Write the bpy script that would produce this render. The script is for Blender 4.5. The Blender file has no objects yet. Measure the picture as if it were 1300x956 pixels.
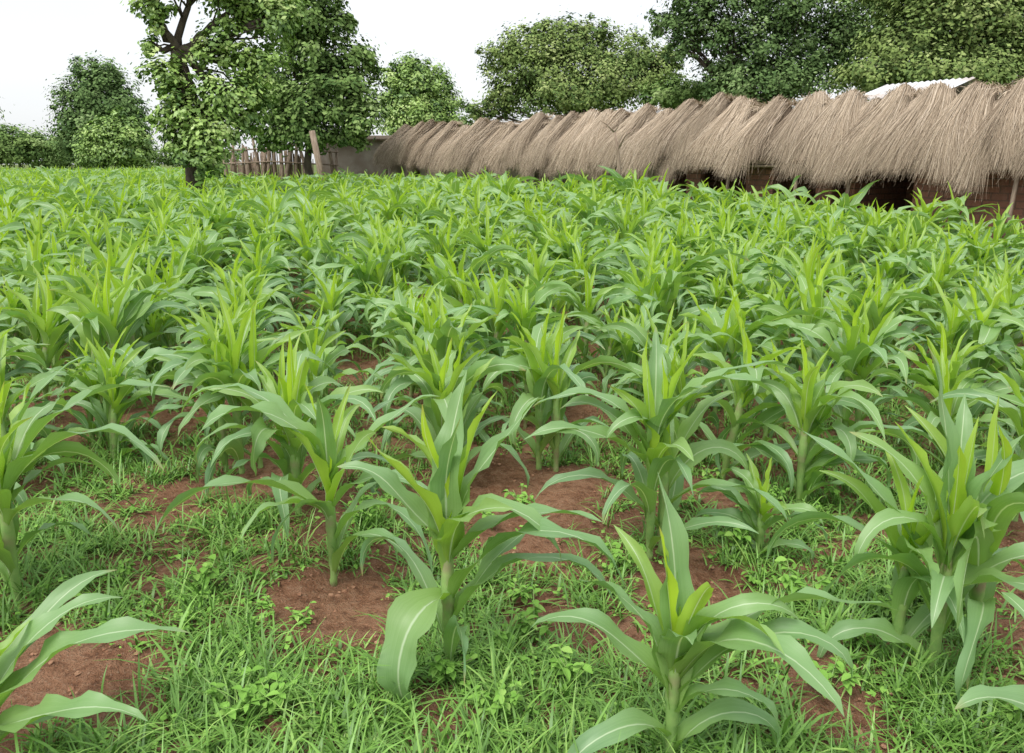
import bpy, math, random
import numpy as np
from mathutils import noise as mn, Vector
random.seed(7); RNG=np.random.default_rng(7)
sc=bpy.context.scene; COL=sc.collection
R=math.radians
F=1000.0; CZ=1.6; TH=math.atan(0.228)
cT,sT=math.cos(TH),math.sin(TH)
def at(px,py,D):
    x=(px-650)/F; u=(433-py)/F
    Y=cT+u*sT; Z=-sT+u*cT
    k=D/Y
    return np.array([x*k, D, CZ+Z*k])
def gx(px,D): return at(px,205,D)[0]
def proj(x,y,z):
    zz=z-CZ; f=y*cT-zz*sT; u=zz*cT+y*sT
    return 650+F*x/f, 433-F*u/f
# ------------------------------------------------------------------ camera
cam=bpy.data.cameras.new("camera"); co=bpy.data.objects.new("camera",cam); COL.objects.link(co)
co.location=(0,0,CZ); co.rotation_euler=(math.pi/2-TH,0,0)
cam.sensor_width=36; cam.lens=36*F/1300; cam.shift_y=-45/1300; cam.clip_end=3000; cam.clip_start=.05
sc.camera=co
# ------------------------------------------------------------------ materials
def mat(name):
    m=bpy.data.materials.new(name); m.use_nodes=True; nt=m.node_tree
    for n in list(nt.nodes): nt.nodes.remove(n)
    out=nt.nodes.new('ShaderNodeOutputMaterial')
    return m,nt,out
def N(nt,t,ins=None,**kw):
    n=nt.nodes.new(t)
    for k,v in kw.items(): setattr(n,k,v)
    if ins:
        for k,v in ins.items():
            if hasattr(v,'is_output') : nt.links.new(v,n.inputs[k])
            else: n.inputs[k].default_value=v
    return n
def rgb(c): return (c[0],c[1],c[2],1)
def mixc(nt,fac,a,b,bt='MIX'):
    n=nt.nodes.new('ShaderNodeMixRGB'); n.blend_type=bt
    for k,v in ((0,fac),(1,a),(2,b)):
        if hasattr(v,'is_output'): nt.links.new(v,n.inputs[k])
        else: n.inputs[k].default_value = v if k==0 else rgb(v)
    return n.outputs[0]
def mth(nt,op,a,b=0.0,c=None):
    n=nt.nodes.new('ShaderNodeMath'); n.operation=op
    for k,v in enumerate((a,b)+(() if c is None else (c,))):
        if hasattr(v,'is_output'): nt.links.new(v,n.inputs[k])
        else: n.inputs[k].default_value=v
    return n.outputs[0]
def mrange(nt,v,a,b,c=0.,d=1.):
    n=N(nt,'ShaderNodeMapRange',{0:v,1:a,2:b,3:c,4:d}); return n.outputs[0]
def noise(nt,vec,scale,detail=3,rough=.5):
    n=N(nt,'ShaderNodeTexNoise',{'Scale':scale,'Detail':detail,'Roughness':rough})
    if vec is not None: nt.links.new(vec,n.inputs['Vector'])
    return n.outputs['Fac']

def maize_mat():
    m,nt,out=mat('maize_leaf')
    uv=N(nt,'ShaderNodeUVMap').outputs[0]
    sep=N(nt,'ShaderNodeSeparateXYZ',{0:uv}); u,v=sep.outputs[0],sep.outputs[1]
    young=N(nt,'ShaderNodeAttribute',attribute_name='young').outputs['Fac']
    oi=N(nt,'ShaderNodeObjectInfo').outputs['Random']
    du=mth(nt,'ABSOLUTE',mth(nt,'SUBTRACT',u,.5))
    rib=mrange(nt,du,.016,.042,1,0)
    geo=N(nt,'ShaderNodeNewGeometry')
    mp=N(nt,'ShaderNodeMapping',{'Vector':uv,'Scale':(38,1.2,1)}).outputs[0]
    vein=noise(nt,mp,1.0,1,.5)
    big=noise(nt,geo.outputs['Position'],1.3,0,.5)
    c=mixc(nt,mrange(nt,big,.35,.65),(.130,.285,.095),(.195,.390,.130))
    c=mixc(nt,mrange(nt,oi,0,1,0,.6),c,(.180,.340,.195))
    c=mixc(nt,mrange(nt,vein,.35,.65,0,.40),c,(.30,.48,.25))
    c=mixc(nt,young,c,(.50,.70,.05))
    c=mixc(nt,mth(nt,'MULTIPLY',rib,.85),c,(.68,.80,.56))
    tipf=mth(nt,'MULTIPLY',mrange(nt,v,.92,1.0,0,1),mrange(nt,oi,.5,.8,0,.9))
    c=mixc(nt,tipf,c,(.44,.33,.14))
    c=mixc(nt,mth(nt,'MULTIPLY',geo.outputs['Backfacing'],.35),c,(.25,.40,.16))
    p=N(nt,'ShaderNodeBsdfPrincipled',{'Base Color':c,'Roughness':.46})
    p.inputs['Specular IOR Level'].default_value=.65
    tc=mixc(nt,1.0,c,(1.15,1.25,.40),'MULTIPLY')
    tr=N(nt,'ShaderNodeBsdfTranslucent',{'Color':tc})
    mx=N(nt,'ShaderNodeMixShader',{0:mth(nt,'ADD',mth(nt,'MULTIPLY',young,.15),.27),1:p.outputs[0],2:tr.outputs[0]})
    nt.links.new(mx.outputs[0],out.inputs[0]); return m
def foliage_mat(name,a,b,hi,trans=0,orand=0.0,gloss=0.0):
    m,nt,out=mat(name)
    t=N(nt,'ShaderNodeAttribute',attribute_name='tone').outputs['Fac']
    c=mixc(nt,mrange(nt,t,0,.6),a,b); c=mixc(nt,mrange(nt,t,.6,1),c,hi)
    if orand:
        oi=N(nt,'ShaderNodeObjectInfo').outputs['Random']
        c=mixc(nt,mrange(nt,oi,0,1,0,orand),c,tuple(x*.5 for x in b))
    p=N(nt,'ShaderNodeBsdfDiffuse',{'Color':c})
    last=p.outputs[0]
    if gloss:
        gl=N(nt,'ShaderNodeBsdfGlossy',{'Color':rgb((.9,.95,1)),'Roughness':.45})
        last=N(nt,'ShaderNodeMixShader',{0:gloss,1:last,2:gl.outputs[0]}).outputs[0]
    nt.links.new(last,out.inputs[0]); return m
def simple_mat(name,a,b,scale=4,rough=.85,bump=.4,dist=.02,detail=5,c3=None,sc3=1.0,stretch=None,spec=.3):
    m,nt,out=mat(name)
    tc=N(nt,'ShaderNodeTexCoord').outputs['Object']
    if stretch: tc=N(nt,'ShaderNodeMapping',{'Vector':tc,'Scale':stretch}).outputs[0]
    n=noise(nt,tc,scale,detail,.6)
    c=mixc(nt,mrange(nt,n,.35,.65),a,b)
    if c3: c=mixc(nt,mrange(nt,noise(nt,tc,sc3,3),.5,.68,0,.85),c,c3)
    bp=N(nt,'ShaderNodeBump',{'Strength':bump,'Distance':dist,'Height':n}).outputs[0]
    p=N(nt,'ShaderNodeBsdfPrincipled',{'Base Color':c,'Roughness':rough,'Normal':bp}); p.inputs['Specular IOR Level'].default_value=spec
    nt.links.new(p.outputs[0],out.inputs[0]); return m
def brick_mat():
    m,nt,out=mat('mud_brick')
    uv=N(nt,'ShaderNodeUVMap').outputs[0]
    b=N(nt,'ShaderNodeTexBrick',{'Vector':uv,'Color1':rgb((.27,.115,.075)),'Color2':rgb((.17,.075,.05)),'Mortar':rgb((.12,.07,.05)),'Scale':1.0,'Mortar Size':.012,'Brick Width':.27,'Row Height':.12})
    g=N(nt,'ShaderNodeNewGeometry').outputs['Position']
    n=noise(nt,g,7,5,.65)
    c=mixc(nt,mrange(nt,n,.35,.7,0,.65),b.outputs[0],(.22,.125,.09))
    h=mth(nt,'SUBTRACT',n,b.outputs[1])
    bp=N(nt,'ShaderNodeBump',{'Strength':.8,'Distance':.03,'Height':h}).outputs[0]
    p=N(nt,'ShaderNodeBsdfPrincipled',{'Base Color':c,'Roughness':.95,'Normal':bp})
    nt.links.new(p.outputs[0],out.inputs[0]); return m
def soil_mat():
    m,nt,out=mat('red_soil')
    g=N(nt,'ShaderNodeNewGeometry').outputs['Position']
    n1=noise(nt,g,2.2,4,.65); n2=noise(nt,g,22,6,.72); n3=noise(nt,g,120,2,.6)
    c=mixc(nt,mrange(nt,n1,.35,.65),(.25,.115,.062),(.39,.205,.118))
    c=mixc(nt,mrange(nt,n2,.47,.68,0,.7),c,(.47,.28,.18))
    c=mixc(nt,mrange(nt,n2,.48,.34,0,.75),c,(.13,.060,.035))
    c=mixc(nt,mrange(nt,n3,.60,.70,0,.6),c,(.54,.38,.27))
    ln=N(nt,'ShaderNodeVectorMath',{0:g},operation='LENGTH').outputs['Value']
    far=mrange(nt,ln,9,22)
    gn=mixc(nt,mrange(nt,n1,.35,.65),(.07,.14,.03),(.13,.21,.055))
    c=mixc(nt,mth(nt,'MULTIPLY',far,.85),c,gn)
    h=mth(nt,'ADD',n2,mth(nt,'MULTIPLY',n3,.4))
    bp=N(nt,'ShaderNodeBump',{'Strength':1.0,'Distance':.05,'Height':h}).outputs[0]
    p=N(nt,'ShaderNodeBsdfPrincipled',{'Base Color':c,'Roughness':.95,'Normal':bp}); p.inputs['Specular IOR Level'].default_value=.2
    nt.links.new(p.outputs[0],out.inputs[0]); return m
M={}
M['maize']=maize_mat(); M['soil']=soil_mat(); M['brick']=brick_mat()
M['stalk']=simple_mat('maize_stalk',(.32,.47,.15),(.22,.38,.11),20,.5,.2,.004,c3=(.32,.24,.16),sc3=9)
M['grass']=foliage_mat('weed_grass',(.12,.25,.045),(.20,.39,.07),(.34,.53,.13),gloss=.04)
M['weed']=foliage_mat('broad_weed',(.16,.33,.06),(.23,.44,.085),(.34,.53,.14))
M['tree_dark']=foliage_mat('dark_foliage',(.085,.15,.055),(.18,.28,.10),(.31,.41,.19))
M['tree_mid']=foliage_mat('mid_foliage',(.095,.17,.055),(.22,.33,.10),(.36,.47,.20))
M['tree_light']=foliage_mat('light_foliage',(.10,.19,.045),(.28,.43,.095),(.50,.62,.23),gloss=.04)
M['tree_olive']=foliage_mat('olive_foliage',(.10,.165,.055),(.24,.325,.10),(.40,.46,.20))
M['bark']=simple_mat('bark',(.055,.042,.032),(.13,.105,.08),7,.95,.9,.04,stretch=(1,1,.3))
M['straw']=foliage_mat('straw',(.18,.135,.095),(.56,.45,.33),(.86,.74,.59),0,orand=.42)
M['straw_under']=simple_mat('straw_underlayer',(.09,.065,.045),(.24,.18,.12),18,.95,.8,.03,stretch=(1,1,.2))
M['mud']=simple_mat('mud_plaster',(.36,.30,.25),(.46,.40,.34),3,.95,.5,.03,c3=(.27,.21,.16),sc3=.9)
M['wood']=simple_mat('weathered_wood',(.18,.13,.09),(.40,.31,.24),9,.9,.6,.01,stretch=(3,3,.4))
M['reed']=simple_mat('reed_panel',(.30,.22,.16),(.50,.39,.30),16,.95,.8,.03,stretch=(4,4,.15))
M['metal']=simple_mat('roof_sheet',(.66,.68,.70),(.78,.79,.80),3,.5,.05,.01,c3=(.5,.42,.36),sc3=1.2,spec=.5)
M['clod']=simple_mat('soil_clod',(.27,.13,.075),(.44,.26,.165),14,.95,.5,.01)
# ------------------------------------------------------------------ mesh helpers
def mesh(name,V,Q,m,uv=None,attr=None,smooth=True):
    V=np.asarray(V,dtype=np.float32).reshape(-1,3); Q=np.asarray(Q,dtype=np.int32).reshape(-1,4)
    me=bpy.data.meshes.new(name)
    me.vertices.add(len(V)); me.vertices.foreach_set('co',V.ravel())
    me.loops.add(Q.size); me.loops.foreach_set('vertex_index',Q.ravel())
    me.polygons.add(len(Q))
    me.polygons.foreach_set('loop_start',np.arange(0,Q.size,4,dtype=np.int32))
    me.polygons.foreach_set('loop_total',np.full(len(Q),4,dtype=np.int32))
    me.polygons.foreach_set('use_smooth',np.full(len(Q),smooth,dtype=bool))
    if uv is not None:
        l=me.uv_layers.new(name='UVMap'); l.data.foreach_set('uv',np.asarray(uv,dtype=np.float32)[Q.ravel()].ravel())
    if attr:
        for k,a in attr.items():
            at_=me.attributes.new(k,'FLOAT','POINT'); at_.data.foreach_set('value',np.asarray(a,dtype=np.float32))
    me.materials.append(m); me.update(calc_edges=True); return me
def obj(name,me,parent=None,loc=None):
    o=bpy.data.objects.new(name,me); COL.objects.link(o)
    if parent is not None: o.parent=parent
    if loc is not None: o.location=loc
    return o
def tag(o,label=None,cat=None,group=None,kind=None):
    if label: o['label']=label
    if cat: o['category']=cat
    if group: o['group']=group
    if kind: o['kind']=kind
    return o
def thing(name,label,cat,loc,rz=0,group=None):
    o=obj(name,None,None,loc); o.rotation_euler=(0,0,rz); return tag(o,label,cat,group)
def ribbons(C,S,W,tone):
    n,s,_=C.shape
    V=np.stack([C-S*W[...,None],C+S*W[...,None]],axis=2).reshape(-1,3)
    i=np.arange(n)[:,None]*s*2+np.arange(s-1)[None,:]*2
    Q=np.stack([i,i+1,i+3,i+2],axis=-1).reshape(-1,4)
    A=np.repeat(tone,s*2)
    return V,Q,A
def tube(P,r,seg=8):
    P=np.asarray(P,float); r=np.asarray(r,float); n=len(P)
    T=np.gradient(P,axis=0); T/=np.linalg.norm(T,axis=1)[:,None]+1e-9
    up=np.array([0,0,1.]) if abs(T[0,2])<.9 else np.array([1.,0,0])
    V=[]
    a=np.linspace(0,2*np.pi,seg,endpoint=False)
    for k in range(n):
        A=np.cross(T[k],up); A/=np.linalg.norm(A)+1e-9; B=np.cross(T[k],A)
        V.append(P[k]+r[k]*(np.cos(a)[:,None]*A+np.sin(a)[:,None]*B))
    V=np.concatenate(V)
    Q=[]
    for k in range(n-1):
        for j in range(seg):
            j2=(j+1)%seg; Q.append((k*seg+j,k*seg+j2,(k+1)*seg+j2,(k+1)*seg+j))
    V=np.vstack([V,P[-1:],P[:1]]); e=len(V)-2
    for j in range(0,seg-1,2):
        Q.append(((n-1)*seg+j,(n-1)*seg+(j+1)%seg,(n-1)*seg+(j+2)%seg,e)); Q.append((( j+2)%seg,(j+1)%seg,j,e+1))
    return V,np.array(Q)
def merge(parts):
    Vs=[];Qs=[];o=0
    for V,Q in parts: Vs.append(V);Qs.append(np.asarray(Q)+o);o+=len(V)
    return np.concatenate(Vs),np.concatenate(Qs)
def box(x0,x1,y0,y1,z0,z1):
    V=np.array([(x,y,z) for x in (x0,x1) for y in (y0,y1) for z in (z0,z1)],float)
    Q=np.array([(0,1,3,2),(4,6,7,5),(0,4,5,1),(2,3,7,6),(0,2,6,4),(1,5,7,3)])
    return V,Q
def wobbly(P0,P1,n,amp,rng):
    t=np.linspace(0,1,n)[:,None]; P=np.asarray(P0)*(1-t)+np.asarray(P1)*t
    w=rng.normal(0,amp,(n,3)); w[0]=0; w[-1]=0
    return P+w
# ------------------------------------------------------------------ world and light
w=bpy.data.worlds.new("World"); sc.world=w; w.use_nodes=True; nt=w.node_tree
for n in list(nt.nodes): nt.nodes.remove(n)
out=nt.nodes.new('ShaderNodeOutputWorld')
SE,SR=R(60),R(215)
sky=N(nt,'ShaderNodeTexSky',sky_type='NISHITA'); sky.sun_disc=False; sky.sun_elevation=SE; sky.sun_rotation=SR; sky.dust_density=4; sky.air_density=1
b1=N(nt,'ShaderNodeBackground',{'Color':sky.outputs[0],'Strength':.05})
tcw=N(nt,'ShaderNodeTexCoord').outputs['Generated']
mpw=N(nt,'ShaderNodeMapping',{'Vector':tcw,'Scale':(1,1,3)}).outputs[0]
cn=noise(nt,mpw,1.6,3,.55)
cc=mixc(nt,mrange(nt,cn,.35,.65),(.80,.82,.84),(.90,.91,.92))
b2=N(nt,'ShaderNodeBackground',{'Color':cc,'Strength':1.04})
ad=N(nt,'ShaderNodeAddShader',{0:b1.outputs[0],1:b2.outputs[0]})
nt.links.new(ad.outputs[0],out.inputs[0])
sl=bpy.data.lights.new('sun','SUN'); sl.energy=2.4; sl.angle=R(28); sl.color=(1,.97,.92)
so=bpy.data.objects.new('sun',sl); COL.objects.link(so)
sd=Vector((math.sin(SR)*math.cos(SE),math.cos(SR)*math.cos(SE),math.sin(SE)))
so.rotation_euler=sd.to_track_quat('Z','Y').to_euler()
sc.view_settings.view_transform='Standard'; sc.view_settings.look='None'; sc.view_settings.exposure=0
# ------------------------------------------------------------------ ground
def gz(x,y):
    d=math.hypot(x,y)
    a=.045 if d<14 else .045*max(.0,1-(d-14)/20)
    v=a*mn.fractal(Vector((x*1.3,y*1.3,3.3)),1.0,2.0,3)
    if d<8: v+=.022*mn.fractal(Vector((x*8,y*8,1.3)),.6,2.0,4)
    return v
n=380
s=np.linspace(-1,1,n); gxs=np.sinh(s*6.6)/math.sinh(6.6)*450
gys=np.sinh(s*6.6)/math.sinh(6.6)*450+2.6
V=np.array([(x,y,gz(x,y)) for y in gys for x in gxs])
i=(np.arange(n-1)[:,None]*n+np.arange(n-1)[None,:]).ravel()
Q=np.stack([i,i+1,i+n+1,i+n],axis=1)
g=obj('ground',mesh('ground',V,Q,M['soil'])); tag(g,kind='structure')
# ------------------------------------------------------------------ maize
def leaf(rng,phi,h0,e0,bend,L,W,young,nseg=16,nx=5,p=None,base=(0,0),curl=None,twist=None):
    if p is None: p=rng.uniform(1.0,2.1)
    t=np.linspace(0,1,nseg)
    ang=R(e0)-R(bend)*t**p+rng.normal(0,.10)*np.sin(t*rng.uniform(5,9))
    az=R(phi)+(rng.normal(0,.65) if curl is None else curl)*t**1.5
    ds=L/(nseg-1)
    T=np.stack([np.cos(ang)*np.cos(az),np.cos(ang)*np.sin(az),np.sin(ang)],1)
    C=np.vstack([np.zeros(3),np.cumsum((T[:-1]+T[1:])/2*ds,axis=0)])
    C+=np.array([base[0]+.008*math.cos(R(phi)),base[1]+.008*math.sin(R(phi)),h0])
    C[:,2]=np.maximum(C[:,2],.012+.01*t)
    S=np.stack([-np.sin(az),np.cos(az),0*az],1); Nn=np.cross(T,S); Nn/=np.linalg.norm(Nn,axis=1)[:,None]
    tw=(rng.normal(0,.85) if twist is None else twist)*t**1.3
    S2=S*np.cos(tw)[:,None]+Nn*np.sin(tw)[:,None]; N2=-S*np.sin(tw)[:,None]+Nn*np.cos(tw)[:,None]
    k=np.clip(t/.26,0,1); prof=(.42+.58*k*k*(3-2*k))*(1-t**2.7)**.95
    w=W/2*prof+.0008
    fold=(1.05-.74*np.clip(t/.3,0,1)) if young<.4 else (1.15-.6*t)
    xs=np.linspace(-1,1,nx)
    ph=rng.uniform(0,6.28,2); fr=rng.uniform(15,27,2); am=W*rng.uniform(.12,.26)
    V=[];UV=[]
    for x in xs:
        wave=am*(x*x)*np.sin(fr[0 if x<0 else 1]*t+ph[0 if x<0 else 1])*np.clip(t*3,0,1)*(1-t)**.4
        V.append(C+S2*(x*w*np.cos(fold))[:,None]+N2*(abs(x)**1.3*w*np.sin(fold))[:,None]+N2*wave[:,None])
        UV.append(np.stack([np.full(nseg,(x+1)/2),t],1))
    V=np.stack(V,1).reshape(-1,3); UV=np.stack(UV,1).reshape(-1,2)
    i=(np.arange(nseg-1)[:,None]*nx+np.arange(nx-1)[None,:]).ravel()
    Q=np.stack([i,i+1,i+nx+1,i+nx],1)
    return V,Q,UV,np.full(len(V),young)+np.repeat(np.clip(.36-t*.6,0,1),nx)
def auto_leaves(rng,H,n=15,custom=None,shift=(0,0),spike=1.0):
    L=[]; p0=rng.uniform(0,360)
    nw=5
    nb=n-nw if custom is None else 5
    wf=(.45+.55*H)
    for i in range(nb):
        f=i/max(1,nb-1)
        if custom is not None: f*=.75
        L.append(dict(phi=p0+i*(180 if i%3 else 120)+rng.normal(0,38),h0=H*(.03+.38*f),e0=62+15*f+rng.normal(0,8),bend=np.clip(rng.normal(150-14*f,30),60,205),
            L=H*rng.uniform(.54,.84)*(.70+.30*math.sin(math.pi*min(1,f*.75+.15))),W=(.076+.034*f)*rng.uniform(.8,1.18)*wf,young=0.0 if f<.6 else .16))
    if custom:
        for c in custom: L.append(dict(phi=c[0],h0=c[1]*.80,e0=c[2]+13,bend=c[3]+12,L=c[4]*1.05,W=c[5]*1.30,young=.07,curl=rng.normal(0,.2),twist=rng.normal(0,.3),p=c[6] if len(c)>6 else 1.6))
    for i in range(nw):
        f=i/(nw-1)
        L.append(dict(phi=p0+i*150+rng.normal(0,22),h0=H*(.36+.06*f),e0=74+13*f,bend=(rng.uniform(60,110))*(1-f)+12*f+(1-spike)*45,L=H*rng.uniform(.44,.58)*(1-.06*f)*(.75+.25*spike),
            W=(.104-.044*f)*wf,young=.32+.62*f))
    for d in L: d['base']=shift
    return L
def stalk_geo(rng,H,sh=(0,0)):
    zs=np.array([-.03,.02,.03,.08,.09,.16,.17,.25,.26,.36,.44,.50])*H
    r=np.array([.013,.014,.0125,.0125,.0155,.0145,.018,.0165,.020,.018,.012,.004])*(.6+.4*H)*1.12
    P=np.stack([sh[0]+rng.normal(0,.001,len(zs)),sh[1]+rng.normal(0,.001,len(zs)),zs],1)
    return tube(P,r,10)
def plant_meshes(rng,H,n=15,custom=None,stems=None,spike=1.0):
    out=[]
    stems=stems or [(0,0,1.0)]
    for k,(sx,sy,hs) in enumerate(stems):
        V,Q=stalk_geo(rng,H*hs,(sx,sy)); out.append(('stalk',mesh('maize_stalk',V,Q,M['stalk'])))
        for d in auto_leaves(rng,H*hs,n if k==0 else 11,custom if k==0 else None,(sx,sy),spike):
            V,Q,UV,Y=leaf(rng,**d); out.append(('leaf',mesh('maize_leaf',V,Q,M['maize'],UV,{'young':np.clip(Y,0,1)})))
    return out
def place_plant(parts,x,y,rz,scale,label,group,tilt=(0,0)):
    t=thing('maize_plant',label,'maize plant',(x,y,gz(x,y)-.005),rz,group)
    t.rotation_euler=(tilt[0],tilt[1],rz); t.scale=(scale,scale,scale)
    for nm,me in parts: obj(nm,me,t)
    return t
HERO=[
 (-.20,2.22,1.02,[(-128,.34,30,170,.48,.12,.75),(-12,.50,34,52,.52,.085),(8,.22,48,26,.46,.06),(18,.54,58,30,.54,.085),(172,.56,48,50,.42,.08),(80,.5,76,22,.58,.09),(-70,.46,78,16,.52,.08)],None,'young maize plant at the front centre, a broad leaf hanging before its stalk'),
 (-.69,2.77,.86,[(192,.36,28,105,.72,.075),(-14,.38,40,95,.46,.065),(-165,.58,62,150,.62,.09),(165,.52,55,92,.66,.075),(22,.52,48,62,.52,.07),(-80,.5,76,30,.40,.06)],None,'young maize plant rising alone from bare red soil left of centre'),
 (.57,3.0,1.02,[(-8,.64,56,135,.68,.085),(14,.62,48,92,.75,.07),(176,.54,48,92,.62,.075),(-160,.50,36,70,.58,.075),(-60,.55,70,60,.45,.08),(80,.6,74,40,.5,.08)],[(0,0,1),(.06,.05,.9)],'twin stalked maize plant right of centre, its leaves arching far to the right'),
 (1.33,2.2,1.0,[(120,.28,80,18,.80,.085),(160,.36,48,34,.68,.075),(-5,.30,42,80,.5,.08),(-70,.34,48,120,.50,.09),(20,.42,58,70,.58,.085),(60,.4,74,30,.58,.085),(-120,.3,55,120,.45,.07),(-20,.4,74,26,.5,.08)],[(0,0,1),(.14,.05,.95),(-.09,.06,.8)],'bushy maize clump at the lower right with tall upright leaves'),
 (.42,1.80,.76,[(98,.22,76,16,.60,.095),(-4,.30,40,66,.62,.085),(-42,.32,48,108,.52,.095),(168,.26,46,88,.44,.07),(140,.24,60,75,.42,.07),(-95,.3,66,60,.34,.08)],None,'maize plant nearest the viewer right of centre, seen from above'),
 (-1.82,2.62,1.02,[(-12,.52,44,98,.82,.085),(14,.54,50,72,.74,.075),(-38,.38,40,100,.70,.075),(30,.58,66,55,.55,.06),(-75,.42,50,100,.5,.08),(170,.5,50,90,.6,.08)],[(0,0,1),(-.08,.07,.9)],'maize plant at the left edge with long leaves reaching in over the grass'),
 (-1.40,1.80,.52,[(16,.18,36,66,.58,.085),(-14,.14,28,60,.50,.08),(60,.20,52,70,.48,.07),(175,.2,40,60,.36,.06),(35,.20,56,80,.46,.07)],None,'low maize plant in the bottom left corner'),
 (1.42,1.62,.56,[(170,.25,50,90,.42,.10),(120,.25,60,70,.45,.09),(60,.22,60,60,.40,.08),(-150,.2,45,100,.40,.08)],None,'maize plant reaching in at the bottom right corner'),
 (-1.41,3.85,1.10,[(-172,.5,50,120,.66,.09),(10,.5,46,110,.60,.09),(-60,.48,55,110,.55,.09),(-120,.5,60,120,.55,.09)],[(0,0,1),(.08,.06,.9),(-.09,.03,.85)],'maize clump behind and left of the one on bare red soil'),
 (1.91,4.3,1.12,[(0,.5,50,110,.62,.09),(178,.5,50,110,.6,.09),(-90,.5,55,110,.5,.09)],[(0,0,1),(.08,.02,.92)],'tall maize plant in the second line at the right, above a patch of weeds'),
 (1.02,2.98,.50,None,None,'small stunted maize plant between two larger ones at the right'),
 (2.35,3.25,1.02,None,[(0,0,1),(-.08,.04,.9)],'maize plant cut by the right edge of the view'),
 (-.34,3.6,.94,None,[(0,0,1),(.07,.02,.95)],'maize plant directly behind the front centre plant'),
 (.14,3.9,1.0,None,[(0,0,1),(.09,-.02,.95)],'maize plant further back, between front centre and twin stalked plants'),
 (-2.55,3.55,1.02,None,[(0,0,1),(.1,.04,.95)],'maize plant cut by the left edge in the second line'),
 (1.35,3.45,.95,None,[(0,0,1),(.06,.06,.9)],'maize plant behind the small stunted one at the right'),
 (-.98,3.35,.98,None,[(0,0,1),(-.06,.06,.9)],'maize plant just behind the one on bare red soil'),
]
for k,(x,y,H,cu,st,lab) in enumerate(HERO):
    rng=np.random.default_rng(100+k)
    place_plant(plant_meshes(rng,H,15,cu,st),x,y,0,1.0,lab,None)
protos=[]
for k in range(18):
    rng=np.random.default_rng(300+k)
    st=[(0,0,1.0)] if k%4==0 else [(0,0,1.0),(rng.uniform(.05,.12),rng.uniform(-.09,.09),rng.uniform(.85,.98))]
    protos.append(plant_meshes(rng,1.0,15,None,st,rng.uniform(.3,1)))
A0=np.array([gx(1293,14.0),14.0]); A1=np.array([gx(512,35.5),35.5])
ud=(A1-A0); RL=np.linalg.norm(ud); ud/=RL; nd=np.array([ud[1]*-1,ud[0]])
if nd[1]>0: nd=-nd
def rowuv(x,y):
    d=np.array([x,y])-A0; return d@ud,d@nd
spots=[]
rng=np.random.default_rng(5)
b1v=np.array([.64,.08]); b2v=np.array([-.10,.41])
TREEB=(gx(248,21.0),21.0)
for a in range(-135,85):
    for b in range(3,200):
        p=b1v*a+b2v*b+rng.normal(0,.09,2)
        x,y=p
        if y<3.3 or y>58: continue
        if rng.random()<.06: continue
        px,_=proj(x,y,.9)
        if px<-90 or px>1390: continue
        u_,v_=rowuv(x,y)
        if u_<RL+1.5 and v_<(2.2 if u_<2 else 1.6): continue
        if px>283 and y>32.5: continue
        if math.hypot(x-TREEB[0],y-TREEB[1])<.5: continue
        if any(math.hypot(x-h[0],y-h[1])<.40 for h in HERO): continue
        if y<3.6 and -.45<x<.9: continue
        spots.append((x,y,px))
spots.sort(key=lambda s:s[1])
def hfac(x,y):
    f=.97+.34*min(1,max(0,(y-6)/8))
    if x>6.2: f-=.10*min(1,(x-6.2)/1.5)
    f+=.14*math.exp(-((x-.8)/3)**2)*min(1,max(0,(y-11)/6))
    f*=1+.20*mn.noise(Vector((x*.45,y*.45,0)))
    return f
near=spots[:281]; far=spots[281:]
def zone(px,y):
    c='left' if px<433 else ('centre' if px<866 else 'right')
    d='front' if y<4.6 else ('middle' if y<6.2 else 'rear')
    names={'front':'young maize plant in the open rows just behind the front plants, %s',
           'middle':'leafy maize plant with overlapping arched leaves in the middle rows, %s',
           'rear':'half hidden maize plant in the close packed rows beyond the middle, %s'}
    return names[d]%c, 'maize plants in the %s rows, %s'%(d,c)
for k,(x,y,px) in enumerate(near):
    lab,grp=zone(px,y)
    place_plant(protos[rng.integers(len(protos))],x,y,rng.uniform(0,6.28),hfac(x,y)*rng.uniform(.74,1.18),lab,grp,(rng.normal(0,.08),rng.normal(0,.08)))
lp=[]
for k in range(16):
    r2=np.random.default_rng(600+k); Vs=[];Qs=[];Us=[];Ys=[];o=0
    for d in auto_leaves(r2,1.0,14,spike=r2.uniform(0,.8)):
        V,Q,UV,Y=leaf(r2,nseg=9,nx=3,**d); Vs.append(V);Qs.append(Q+o);Us.append(UV);Ys.append(Y);o+=len(V)
    lp.append((np.concatenate(Vs),np.concatenate(Qs),np.concatenate(Us),np.concatenate(Ys)))
Vs=[];Qs=[];Us=[];Ys=[];o=0
for (x,y,px) in far:
    V,Q,U,Y=lp[rng.integers(len(lp))]
    a=rng.uniform(0,6.28); s_=hfac(x,y)*rng.uniform(.78,1.20); c_,s2=math.cos(a),math.sin(a)
    W=np.stack([V[:,0]*c_-V[:,1]*s2,V[:,0]*s2+V[:,1]*c_,V[:,2]],1)*s_
    lx,ly=rng.normal(0,.07,2); W[:,0]+=lx*W[:,2]; W[:,1]+=ly*W[:,2]
    W+=np.array([x,y,0])
    Vs.append(W);Qs.append(Q+o);Us.append(U);Ys.append(Y+rng.uniform(-.08,.12));o+=len(V)
f=obj('maize_field',mesh('maize_field',np.concatenate(Vs),np.concatenate(Qs),M['maize'],np.concatenate(Us),{'young':np.clip(np.concatenate(Ys),0,1)}))
tag(f,'dense far part of the maize field running back to the huts and trees','maize',kind='stuff')
print('maize',len(near),len(far),near[-1])
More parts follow.
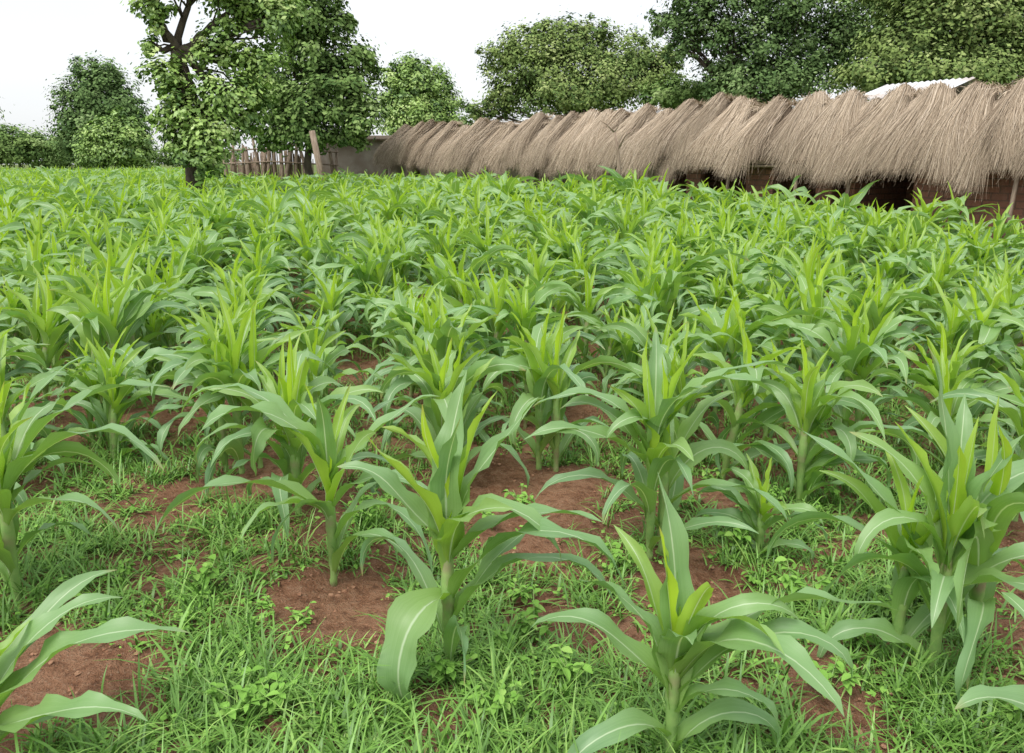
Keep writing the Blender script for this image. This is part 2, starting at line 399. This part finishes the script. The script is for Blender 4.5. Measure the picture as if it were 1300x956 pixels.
# ------------------------------------------------------------------ weeds and grass
def bare(x,y):
    v=mn.fractal(Vector((x*1.7+4,y*1.7,7.7)),.7,2,4)
    for hx,hy,r in ((-.69,2.62,.24),(-.2,2.05,.12),(.35,3.5,.28),(.15,2.5,.20),(.75,2.75,.2),(1.0,2.1,.20),(-1.5,2.0,.14),(1.0,3.7,.22),(-.3,3.7,.2)):
        d=math.hypot(x-hx,y-hy)
        if d<r*1.6: v+=.45*min(1,(r*1.6-d)/(r*.9))
    return v
pts=[]
rg=np.random.default_rng(11)
while len(pts)<8600:
    y=1.35+ (rg.random()**1.7)*7.5
    x=rg.uniform(-1,1)*(.72*y+.5)
    if bare(x,y)>rg.normal(.06,.17): continue
    pts.append((x,y,gz(x,y)))
pts=np.array(pts)
nb=12
n=len(pts)*nb
tsz=np.clip(rg.lognormal(-.36,.48,len(pts)),.3,1.8)
B=np.repeat(pts,nb,axis=0)+np.concatenate([rg.normal(0,.022,(n,2)),np.zeros((n,1))],1)
Lb=rg.uniform(.06,.17,n)*np.repeat(tsz,nb)
az=rg.uniform(0,6.28,n); e=rg.uniform(.35,1.45,n); bd=rg.uniform(.2,1.5,n)
s_=5; t=np.linspace(0,1,s_)[None,:]
ang=e[:,None]-bd[:,None]*t**1.4
r_=np.cumsum(np.cos(ang),1)-np.cos(ang[:,:1]); z_=np.cumsum(np.sin(ang),1)-np.sin(ang[:,:1])
r_*=(Lb/(s_-1))[:,None]; z_*=(Lb/(s_-1))[:,None]
C=np.stack([B[:,0,None]+r_*np.cos(az)[:,None],B[:,1,None]+r_*np.sin(az)[:,None],np.maximum(B[:,2,None]-.004+z_,B[:,2,None]-.006)],-1)
S=np.repeat(np.stack([-np.sin(az),np.cos(az),0*az],-1)[:,None,:],s_,1)
W=(rg.uniform(.0018,.0040,n)*np.repeat(rg.choice([1,1,1,1.5],len(pts)),nb))[:,None]*np.array([.8,1,.9,.6,.1])[None,:]
tone=np.clip(rg.normal(.36,.20,n)+np.repeat(rg.normal(0,.20,len(pts)),nb),0,1)
V,Q,A=ribbons(C,S,W,tone)
tag(obj('weed_grass',mesh('weed_grass',V,Q,M['grass'],attr={'tone':A})),'thin bladed green grass spreading over the red soil between the maize','grass',kind='stuff')
def quads(Cn,X,Y,tone):
    V=np.stack([Cn-X,Cn-Y*.9,Cn+X,Cn+Y],1).reshape(-1,3)
    Q=np.arange(len(V)).reshape(-1,4); return V,Q,np.repeat(tone,4)
n=24000
y=1.4+(rg.random(n)**1.5)*16; x=rg.uniform(-1,1,n)*(.72*y+.5)
z=np.array([gz(a,b) for a,b in zip(x,y)])+rg.uniform(.004,.05,n)
az=rg.uniform(0,6.28,n); sz=rg.uniform(.005,.016,n)*(1+np.clip((y-6)/6,0,2))
X=np.stack([np.cos(az),np.sin(az),rg.normal(0,.3,n)],1)*sz[:,None]; Yv=np.stack([-np.sin(az),np.cos(az),rg.normal(0,.3,n)],1)*sz[:,None]*.7
keep=np.array([bare(a,b)<.28 for a,b in zip(x,y)])
V,Q,A=quads(np.stack([x,y,z],1)[keep],X[keep],Yv[keep],rg.uniform(.1,.8,n)[keep])
tag(obj('weed_seedlings',mesh('weed_seedlings',V,Q,M['weed'],attr={'tone':A})),'tiny round leaved weed seedlings scattered through the grass','weeds',kind='stuff')
def weed_parts(seed,size):
    r=np.random.default_rng(seed); st=[];Vs=[];Qs=[];As=[];o=0
    for k in range(r.integers(4,7)):
        a=r.uniform(0,6.28); P1=np.array([math.cos(a),math.sin(a),0])*size*r.uniform(.2,.7)+np.array([0,0,size*r.uniform(.5,1)])
        P=np.array([np.zeros(3),P1*np.array([.35,.35,.55]),P1]); st.append(tube(P,[.003,.0022,.0014],6))
        for j in range(9):
            f=r.uniform(.35,1); Cc=P1*f; b=r.uniform(0,6.28); l=size*r.uniform(.18,.32)
            T=np.array([math.cos(b),math.sin(b),r.uniform(-.2,.4)]); S_=np.array([-math.sin(b),math.cos(b),r.normal(0,.2)])
            tt=np.linspace(0,1,5); wd=np.sin(np.pi*np.clip(tt,.04,.97))**.8*l*.30
            cl=Cc+tt[:,None]*T*l+np.array([0,0,1])*(-(tt**2)*l*.25)[:,None]
            V=np.stack([cl-S_*wd[:,None]+[0,0,.15*l]*1,cl,cl+S_*wd[:,None]+[0,0,.15*l]*1],1)
            V[:,0,2]-=.15*l*(1-wd/wd.max()); V[:,2,2]-=.15*l*(1-wd/wd.max())
            V=V.reshape(-1,3); i=(np.arange(4)[:,None]*3+np.arange(2)[None,:]).ravel()
            Vs.append(V);Qs.append(np.stack([i,i+1,i+4,i+3],1)+o);o+=15;As.append(np.full(15,np.clip(r.normal(.5,.22),0,1)))
    V,Q=merge(st)
    return mesh('weed_stem',V,Q,M['stalk']),mesh('weed_leaves',np.concatenate(Vs),np.concatenate(Qs),M['weed'],attr={'tone':np.concatenate(As)})
wp=[weed_parts(900+k,.14) for k in range(6)]
def gp(px,py):
    p0=at(px,py,1.0); k=CZ/(CZ-p0[2]); return p0[0]*k,k
special={(350,790):'pale leafy weed at the foot of the maize plant on bare soil',(1065,640):'leafy weed in the gap left of the lower right maize clump',(1095,830):'leafy weed low at the right beside the large clump'}
wl=list(special)+[(385,800),(940,700),(960,740),(1090,600),(1110,655),(1040,610),(760,470),(985,645),(30,700),(140,740),(690,560),(1230,640),(870,900),(620,920),(1060,890),(90,640),(740,880),(660,650),(895,610),(1010,760),(250,770)]
r9=np.random.default_rng(4)
wl+=[(float(r9.uniform(10,1290)),float(r9.uniform(600,930))) for _ in range(26)]
for k,(a,b) in enumerate(wl):
    x,y=gp(a,b); x+=rg.normal(0,.02)
    t=thing('broadleaf_weed',special.get((a,b),'small broad leaved weed standing in the grass among the maize stalks'),'weed',(x,y,gz(x,y)-.004),rg.uniform(0,6.28),None if (a,b) in special else 'broad leaved weeds among the maize')
    s_=rg.uniform(.5,1.1); t.scale=(s_,s_,s_)
    obj('stem',wp[k%6][0],t); obj('leaves',wp[k%6][1],t)
Vs=[];Qs=[];o=0
def blob(r):
    P=[(0,0,z) for z in np.linspace(-.9,.9,5)]; rr=[.35,.8,1,.75,.3]
    V,Q=tube(P,rr,6); return V*(1+r.normal(0,.16,(len(V),1))),Q
blobs=[blob(rg) for _ in range(8)]
for k in range(7500):
    y=1.4+rg.random()**1.6*5; x=rg.uniform(-1,1)*(.72*y+.4)
    s_=min(abs(rg.normal(0,.0045))+.0015,.013)
    V,Q=blobs[k%8]; a=rg.uniform(0,6.28)
    W=np.stack([V[:,0]*math.cos(a)-V[:,1]*math.sin(a),V[:,0]*math.sin(a)+V[:,1]*math.cos(a),V[:,2]*.6],1)*s_+np.array([x,y,gz(x,y)+s_*.2])
    Vs.append(W);Qs.append(Q+o);o+=len(V)
tag(obj('soil_clods',mesh('soil_clods',np.concatenate(Vs),np.concatenate(Qs),M['clod'],smooth=False)),'small red soil clods and pebbles lying on the bare ground','soil clods',kind='stuff')
# ------------------------------------------------------------------ trees
def tree(name,label,base,blobs,nleaf,ls,mt,seed,trunk_r,group=None,clump=.26,cat='tree',fill=.4,flat=.75,trunk_top=None,dens=1.45,limb=.36):
    nleaf=int(nleaf*dens); ls=ls*1.08
    r=np.random.default_rng(seed)
    base=np.array([base[0],base[1],0.])
    t=thing(name,label,cat,tuple(base),0,group)
    bl=[]
    for (px,py,rx,ry,D) in blobs:
        c=at(px,py,D); m=D*cT/F
        bl.append((c-base,np.array([rx*m,rx*m*.9,ry*m])))
    area=np.array([b[1][0]*b[1][2] for b in bl]); area/=area.sum()
    Cs=[];limb_t=[]
    for (c,rad),ar in zip(bl,area):
        nc=max(5,int(nleaf*ar/60)); 
        d=r.normal(size=(nc,3)); d/=np.linalg.norm(d,axis=1)[:,None]
        rr=r.uniform(fill,1.14,nc)
        cc=c+d*rad*rr[:,None]
        cr=rad.mean()*clump*r.uniform(.40,1.45,nc)
        Cs.append((cc,cr,d)); limb_t.append(cc)
    P=[];T=[];Nv=[]
    for cc,cr,d in Cs:
        k=60; n=len(cc)*k
        off=r.normal(0,.58,(n,3))*np.repeat(cr,k)[:,None]*np.array([1,1,flat])
        p=np.repeat(cc,k,axis=0)+off; P.append(p)
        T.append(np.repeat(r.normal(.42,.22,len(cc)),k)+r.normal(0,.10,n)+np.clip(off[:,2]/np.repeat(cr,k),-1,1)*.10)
        Nv.append(np.repeat(d,k,axis=0)*.6+off/np.repeat(cr,k)[:,None]*.6+np.array([0,0,.7])+r.normal(0,.36,(n,3)))
    P=np.concatenate(P);T=np.clip(np.concatenate(T),0,1);Nv=np.concatenate(Nv); Nv/=np.linalg.norm(Nv,axis=1)[:,None]
    ok=P[:,2]>.25; P,T,Nv=P[ok],T[ok],Nv[ok]
    X=np.cross(Nv,r.normal(size=Nv.shape)); X/=np.linalg.norm(X,axis=1)[:,None]; Y=np.cross(Nv,X)
    sz=ls*r.uniform(.55,1.3,len(P))[:,None]
    V,Q,A=quads(P,X*sz,Y*sz*.62,T)
    obj('crown',mesh('crown',V,Q,mt,attr={'tone':A},smooth=False),t)
    ctr=np.mean([b[0] for b in bl],axis=0); low=min(b[0][2]-b[1][2]*.3 for b in bl)
    fork=np.array([ctr[0]*.15,ctr[1]*.15,max(.6,low)]) if trunk_top is None else np.array(trunk_top,float)
    tp=wobbly((0,0,-.1),fork,6,trunk_r*.25,r)
    V,Q=tube(tp,np.linspace(trunk_r*1.25,trunk_r*.85,6),12); obj('trunk',mesh('trunk',V,Q,M['bark']),t)
    for (c,rad),cc in zip(bl,limb_t):
        parts=[]; lr=trunk_r*limb
        mid=(fork+c)/2+np.array([0,0,-.05*np.linalg.norm(c-fork)])
        pth=np.vstack([wobbly(fork,mid,4,trunk_r*.3,r),wobbly(mid,c,4,trunk_r*.3,r)[1:]])
        parts.append(tube(pth,np.linspace(lr,lr*.3,len(pth)),8))
        for q in cc[r.permutation(len(cc))[:12]]:
            s0=pth[r.integers(2,len(pth))]; parts.append(tube(wobbly(s0,q,4,np.linalg.norm(q-s0)*.05,r),[lr*.3,lr*.2,lr*.12,lr*.05],5))
        V,Q=merge(parts); obj('limb',mesh('limb',V,Q,M['bark']),t)
    return t
def gb(px,D): return (gx(px,D),D)
tree('round_tree','dark round crowned tree at the far left edge of the field',gb(132,70),[(128,125,42,42,70),(100,150,30,40,70),(158,150,30,42,70),(128,175,54,36,70),(112,102,26,24,70),(140,100,24,20,70)],24000,.14,M['tree_dark'],1,.3)
tree('leafy_shrub','bright green shrub in front of the dark round tree at the far left',gb(147,62),[(147,182,36,30,62),(122,192,24,22,62),(172,190,22,24,62),(150,160,22,20,62)],12000,.12,M['tree_light'],2,.10,cat='shrub')
tree('leafy_shrub','grey green shrub at the left edge of the field',gb(25,75),[(22,184,40,22,75),(0,190,34,22,75),(52,192,26,20,75)],12000,.13,M['tree_mid'],3,.10,cat='shrub')
tree('leafy_shrub','low dark shrub between the left edge shrub and the dark round tree',gb(78,82),[(70,194,28,18,82),(88,190,20,22,82)],6500,.14,M['tree_dark'],4,.10,cat='shrub')
tree('leafy_shrub','low shrub right of the dark round tree at the field edge',gb(232,80),[(208,198,26,12,80),(262,198,46,14,80)],5500,.12,M['tree_mid'],41,.1,cat='shrub')
tree('leafy_tree','pale tree standing beyond the frame at the far left',gb(-60,75),[(-60,150,50,50,75),(-90,180,50,40,75)],7000,.16,M['tree_mid'],42,.3)
tree('creeper_tree','tall leafy tree hung with creepers standing in the maize at the left',gb(246,21),
 [(250,-60,75,44,21),(196,10,22,26,20.5),(306,0,44,40,21.2),(282,64,32,32,20.8),(212,98,32,24,20.4),(292,122,44,32,20.6),(236,140,42,26,20.4),(268,170,42,26,20.4),(250,196,34,20,20.4),(188,60,12,16,20.6),(230,176,30,24,20.3),(318,150,26,22,20.8),(180,-12,20,18,20.5),(330,80,28,34,20.9),(350,20,30,30,21.1),(254,206,30,16,20.2)],
 27000,.064,M['tree_light'],5,.21,clump=.40,fill=.35,trunk_top=(-.15,0,4.3),dens=1.08,limb=.55)
tree('broad_tree','dark tree crowding behind the creeper covered tree at the left',gb(392,32),
 [(375,10,60,46,32),(340,-60,80,46,33),(410,70,50,44,32),(438,120,44,38,31.5),(390,140,54,34,31.5),(345,104,42,40,32.5),(455,152,34,26,31.5),(465,76,24,14,32),(352,165,34,24,32),(430,26,22,22,32),(395,172,40,20,31.6),(440,172,24,16,31.6)],
 38000,.09,M['tree_mid'],6,.15,clump=.30,dens=1.2)
tree('round_tree','light green round tree behind the left end of the thatched huts',gb(530,58),[(530,108,36,32,58),(508,132,32,36,58),(556,128,26,34,58),(535,150,46,28,58),(502,100,16,20,58),(530,90,22,14,58),(560,158,40,16,58)],24000,.11,M['tree_light'],7,.3)
tree('umbrella_tree','wide spreading flat crowned tree behind the middle of the huts',gb(735,52),
 [(730,55,52,26,52),(675,62,46,24,52),(790,68,48,28,52),(640,70,34,16,52),(830,92,34,30,51),(700,95,50,30,51),(765,105,60,32,51),(650,110,36,30,52),(690,38,24,12,52),(755,38,26,14,52),(630,135,24,14,52),(600,144,22,14,52),(720,125,70,18,51),(850,75,20,14,51)],
 38000,.10,M['tree_olive'],8,.34,clump=.28,trunk_top=(0,0,4.0))
tree('spreading_tree','large dark tree rising behind the huts at the right of centre',gb(975,36),
 [(900,30,55,35,36),(960,60,60,34,36),(1000,0,70,44,36),(880,-20,50,30,36),(1050,60,50,40,36),(940,95,50,22,36),(1010,95,50,24,36),(868,60,26,18,36),(955,-50,90,40,36),(1095,20,50,50,36.5),(845,25,24,16,36),(980,112,90,16,36)],
 46000,.08,M['tree_dark'],9,.34,clump=.28,trunk_top=(0,0,3.6),dens=1.4)
tree('spreading_tree','yellowish green tree towering behind the huts at the right edge',gb(1215,29),
 [(1150,60,62,40,29),(1215,30,70,50,29),(1270,70,60,36,29),(1180,-20,80,50,29.5),(1300,10,70,50,29),(1110,92,50,22,29),(1240,90,60,18,28.5),(1350,60,60,50,29),(1180,100,110,14,29)],
 46000,.074,M['tree_olive'],10,.32,clump=.29,trunk_top=(0,0,3.4))
tree('leafy_shrub','low bush showing above the thatch right of the wide flat crowned tree',gb(875,40),[(855,120,40,16,40),(905,122,34,14,40)],6000,.09,M['tree_mid'],12,.12,cat='shrub')
# ------------------------------------------------------------------ thatched huts
def sheaf_mesh(seed,ns):
    r=np.random.default_rng(seed); s_=8
    a=np.clip(r.normal(0,.50,ns),-1.2,1.2); depth=r.random(ns)
    full=1.05-.22*np.abs(a)**1.5+.04*np.sin(a*7+r.uniform(0,6))
    Ls=full*(1-.36*r.random(ns)**1.5); t=np.linspace(0,1,s_)[None,:]*Ls[:,None]
    lean=r.normal(0,.18); bow=r.normal(0,.08)
    vv=-.42+1.98*t-.14*np.clip(t-.70,0,1)*4*t
    width=.11+.62*np.clip(t,0,1.1)**.8
    bulge=r.uniform(.30,.42)*np.sqrt(np.clip(1-(a/1.24)**2,0,1))*(1+.14*np.sin(a*5+r.uniform(0,6)))
    slope=.84; zr=2.66
    z=zr-slope*np.maximum(vv,0)-.9*slope*np.maximum(-vv,0)
    top=np.exp(-((vv-.02)/.26)**2)*.15*np.exp(-(a/.6)**2)[:,None]
    droop=np.clip(t-.72,0,1)**1.5*1.5
    z=z+(bulge[:,None]*(.34+.52*np.sin(np.clip(t,0,1)*math.pi*.85)))*(.35+.65*depth[:,None])+top-droop
    vv=vv+(bulge[:,None]*.35*np.sin(np.clip(t,0,1)*math.pi*.8))*(.45+.55*depth[:,None])
    u=a[:,None]*width+lean*t+bow*np.sin(t*math.pi)+r.normal(0,.012,(ns,s_)).cumsum(1)*1.2+(r.normal(0,.095,ns))[:,None]*t**2*2
    v=vv+r.normal(0,.012,(ns,s_)).cumsum(1)
    z=z+r.normal(0,.012,(ns,s_)).cumsum(1)
    wild=r.random(ns)<.12
    z=z+wild[:,None]*t**3*r.uniform(-.20,.26,ns)[:,None]
    u=u+wild[:,None]*t**2*r.normal(0,.20,ns)[:,None]
    C=np.stack([u,v,z],-1)
    S=np.stack([np.ones((ns,s_)),r.normal(0,.3,(ns,s_)),r.normal(0,.5,(ns,s_))],-1); S/=np.linalg.norm(S,axis=-1)[...,None]
    W=r.uniform(.0028,.0070,ns)[:,None]*np.linspace(1,.3,s_)[None,:]
    strk=np.sin(a*23+r.uniform(0,6))*.07+np.sin(a*9+r.uniform(0,6))*.09
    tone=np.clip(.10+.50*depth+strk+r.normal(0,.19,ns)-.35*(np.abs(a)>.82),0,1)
    V,Q,A=ribbons(C,S,W,tone)
    nt_=300; a2=r.uniform(-.25,.25,nt_); l=r.uniform(.10,.36,nt_); el=r.uniform(.0,1.2,nt_); az=r.normal(math.pi,1.4,nt_)
    P0=np.stack([a2,r.uniform(-.25,.1,nt_),np.full(nt_,zr+.26)],1)
    D=np.stack([np.sin(az)*np.cos(el),np.cos(az)*np.cos(el),np.sin(el)],1)*l[:,None]
    tt=np.linspace(0,1,4)[None,:,None]; C2=P0[:,None,:]+D[:,None,:]*tt-np.array([0,0,.16])*tt**2-np.array([0,0,.06])
    S2=np.repeat(np.array([[[1,0,.3]]]),nt_,0).repeat(4,1); W2=np.full((nt_,4),.006)*np.array([1,1,.7,.3])
    V2,Q2,A2=ribbons(C2,S2,W2,np.clip(r.normal(.45,.2,nt_),0,1))
    Q=np.concatenate([Q,Q2+len(V)]);V=np.concatenate([V,V2]);A=np.concatenate([A,A2])
    return mesh('thatch_bundle',V,Q,M['straw'],attr={'tone':A})
sheaves=[sheaf_mesh(50+k,3600) for k in range(12)]
def to_mesh(name,parts,m,uvwall=False):
    V,Q=merge(parts)
    uv=None
    if uvwall: uv=np.stack([V[:,0]+V[:,1],V[:,2]],1)
    return mesh(name,V,Q,m,uv,smooth=False)
rs=np.random.default_rng(78)
rot=math.atan2(ud[1],ud[0])
left=np.array([-ud[1],ud[0]]); sgn=1 if left@nd>0 else -1
huts=[(-4.2,2.9,'brick','nearest thatched hut at the right edge, red brick wall showing below the straw'),
      (2.9,8.2,'brick','second thatched hut from the right, dark openings under thick straw bundles'),
      (8.2,14.2,'mud','third thatched hut from the right, behind the forked dry branch'),
      (14.2,20.2,'mud','fourth thatched hut from the right, low straw over a shaded mud wall'),
      (20.2,RL,'mud','farthest thatched hut at the left end of the row, pale wall under its eave')]
for hi,(u0,u1,wm,lab) in enumerate(huts):
    Lh=u1-u0; o2=A0+ud*u0
    t=thing('thatched_hut',lab,'hut',(o2[0],o2[1],0),rot,'thatched huts in a row along the field')
    def Y(a,b): return (min(sgn*a,sgn*b),max(sgn*a,sgn*b))
    yf=Y(.70,.84); yb=Y(-1.16,-1.02)
    ops=[(Lh*.10,Lh*.10+1.1),(Lh*.45,Lh*.45+1.4),(Lh*.80,Lh*.80+.8)]
    if hi==0: ops=[(Lh*.20,Lh*.20+.8),(Lh*.78,Lh*.78+1.2)]
    if hi>=3: ops=[(Lh*.35,Lh*.35+1.1)]
    cur=.15
    for a,b in ops+[(Lh-.15,None)]:
        obj('front_wall',to_mesh('front_wall',[box(cur,a,yf[0],yf[1],-.05,1.72)],M[wm],True),t); cur=b
    obj('back_wall',to_mesh('back_wall',[box(.15,Lh-.15,yb[0],yb[1],-.05,1.60)],M[wm],True),t)
    ye=Y(-1.015,.695)
    for xx in (.15,Lh-.29):
        V,Q=box(xx,xx+.14,ye[0],ye[1],-.05,1.6)
        G=np.array([(xx,ye[0],1.6),(xx,ye[1],1.6),(xx,0,2.3),(xx,0,2.3),(xx+.14,ye[0],1.6),(xx+.14,ye[1],1.6),(xx+.14,0,2.3),(xx+.14,0,2.3)],float)
        V,Q=merge([(V,Q),(G,np.array([(0,1,2,3),(4,6,7,5)])),])
        obj('end_wall',mesh('end_wall',V,Q,M[wm],np.stack([V[:,1],V[:,2]],1),smooth=False),t)
    rz=2.58
    def slab(y0,z0,y1,z1,th=.08):
        V=np.array([(xx,yy,zz+dz) for xx in (0.01,Lh-.01) for (yy,zz) in ((y0,z0),(y1,z1)) for dz in (0,-th)],float)
        return V,np.array([(0,1,3,2),(4,6,7,5),(0,4,5,1),(2,3,7,6),(0,2,6,4),(1,5,7,3)])
    rf=obj('roof',to_mesh('roof',[slab(0,rz,sgn*1.16,rz-1.16*.82),slab(0,rz-.002,-sgn*1.3,rz-1.3*.80)],M['straw_under']),t)
    nsf=int(round(Lh/.90))
    for k in range(nsf):
        uu=(k+.5)*Lh/nsf+rs.normal(0,.10)
        o=obj('thatch_bundle',sheaves[rs.integers(12)],rf,(uu,0,rs.normal(0.02,.06)))
        sx=rs.choice([-1,1])*rs.uniform(.82,1.12)
        o.scale=(sx,sgn*rs.uniform(.86,1.06)*(.94 if hi==0 else 1),rs.uniform(.98,1.04)); o.rotation_euler=(0,0,rs.normal(0,.16)+(.14 if hi<2 else .06)*sgn)
        if rs.random()<.4:
            o=obj('thatch_bundle',sheaves[rs.integers(12)],rf,(uu+.46,0,-.18)); o.scale=(rs.choice([-1,1])*.7,sgn*rs.uniform(.84,.98),1.0)
        if k%2==0:
            o=obj('thatch_bundle',sheaves[rs.integers(12)],rf,(uu+.3,0,-.08)); o.scale=(1.3,-sgn,1)
    for xx in np.linspace(.5,Lh-.5,3)+rs.normal(0,.2,3):
        P=[(xx,sgn*1.10,-.1),(xx+.03,sgn*1.09,.8),(xx-.02,sgn*1.10,1.52)]
        V,Q=tube(P,[.045,.04,.035],8); obj('post',mesh('post',V,Q,M['wood']),t)
    V,Q=tube([(0.05,sgn*1.10,1.53),(Lh/2,sgn*1.11,1.50),(Lh-.05,sgn*1.10,1.53)],[.035,.035,.03],8); obj('eave_pole',mesh('eave_pole',V,Q,M['wood']),t)
hp=at(1180,103,21.0)
t=thing('metal_roofed_house','pale metal roof showing just above the thatch at the right','house',(hp[0],hp[1],0),rot)
zt=hp[2]
xs=np.linspace(-1.15,1.15,90); V=[];
for x_ in xs:
    dz=.018*math.sin(x_*2*math.pi/.16)
    V+= [(x_,-1.5,zt-.45+dz),(x_,0,zt+dz),(x_,1.5,zt-.45+dz)]
i=(np.arange(89)[:,None]*3+np.arange(2)[None,:]).ravel()
obj('roof',mesh('roof',V,np.stack([i,i+1,i+4,i+3],1),M['metal']),t)
obj('wall',to_mesh('wall',[box(-1.0,1.0,-1.2,1.2,-.05,zt-.50)],M['mud']),t)
def gable_house(px,D,wpx,ytop,yeave,lab,nm='mud_house',rotz=0.,roofm='straw_under'):
    b=at(px,205,D); m=D*cT/F; w_=wpx*m/2; zt=at(px,ytop,D)[2]; ze=at(px,yeave,D)[2]
    t=thing(nm,lab,'house',(b[0],b[1],0),rotz)
    obj('wall',to_mesh('wall',[box(-w_,w_,-1.5,1.5,-.05,ze)],M['mud']),t)
    V=np.array([(x_*(w_+.3),y_,z_) for x_ in (-1,1) for (y_,z_) in ((-1.8,ze-.02),(0,zt),(1.8,ze-.02),(-1.8,ze-.09),(0,zt-.10),(1.8,ze-.09))])
    Q=np.array([(0,6,7,1),(1,7,8,2),(3,4,10,9),(4,5,11,10),(0,1,4,3),(1,2,5,4),(6,9,10,7),(7,10,11,8),(0,3,9,6),(2,8,11,5)])
    obj('roof',mesh('roof',V,Q,M[roofm],smooth=False),t)
gable_house(458,38,84,172,177,'low pale mud house beyond the left end of the thatched row')
fb=gb(345,35); t=thing('pole_fence','rough pole and reed fence below the dark tree at the left','fence',(fb[0],fb[1],0))
r=np.random.default_rng(8)
for px,py,tk in ((288,178,1),(299,172,.8),(306,184,.8),(313,186,1.3),(325,172,.8),(333,188,.9),(341,180,1),(350,166,.7),(358,190,1),(366,182,1.2),(379,170,.9),(386,190,.8),(391,186,1),(420,172,1.1),(428,190,.8)):
    x_=gx(px,35)-fb[0]; zt=at(px,py,35)[2]
    V,Q=tube([(x_,r.normal(0,.08),-.1),(x_+r.normal(0,.05),0,zt/2),(x_+r.normal(0,.14),0,zt)],np.array([.10,.085,.065])*tk,7); obj('post',mesh('post',V,Q,M['wood']),t)
for z_ in (1.5,2.05):
    V,Q=tube([(gx(285,35)-fb[0],-.08,z_),(0,-.09,z_+.10),(gx(430,35)-fb[0],-.08,z_-.06)],[.035]*3,6); obj('rail',mesh('rail',V,Q,M['wood']),t)
parts=[]
for x_ in np.arange(gx(290,35),gx(396,35),.030):
    xx=x_-fb[0]+r.normal(0,.02)
    parts.append(tube([(xx,.14+r.normal(0,.02),-.02),(xx+r.normal(0,.07),.14,1.95+.25*math.sin(x_*1.7)+r.uniform(-.15,.15))],[.034,.022],5))
V,Q=merge(parts); obj('reed_panel',mesh('reed_panel',V,Q,M['reed']),t)
P0=at(412,212,30); P1=at(396,166,30); P0[2]=-.1
V,Q=tube(np.array([P0,(P0+P1)/2+[.03,0,0],P1])-np.array([P0[0],P0[1],0]),[.14,.12,.11],10)
tag(obj('leaning_post',mesh('leaning_post',V,Q,M['wood']),None,(P0[0],P0[1],0)),'thick wooden post leaning left in front of the pole fence','post')
b=at(788,205,18.0); b[2]=0
pp=[]
def pt(px,py): return at(px,py,18.0)-b
base_=np.array([0,0,-.1])
pp.append(tube([base_,pt(786,215),pt(784,190),pt(780,168)],[.05,.045,.035,.022],7))
pp.append(tube([pt(784,190),pt(794,172),pt(806,163)],[.03,.02,.01],6))
pp.append(tube([pt(780,168),pt(770,158),pt(762,153)],[.022,.014,.006],6))
pp.append(tube([pt(780,168),pt(786,158),pt(784,148)],[.018,.012,.006],6))
V,Q=merge(pp); tag(obj('dry_branch',mesh('dry_branch',V,Q,M['wood']),None,tuple(b)),'forked dry branch standing upright in front of the huts','branch')
print('spots',len(spots),'RL',RL)
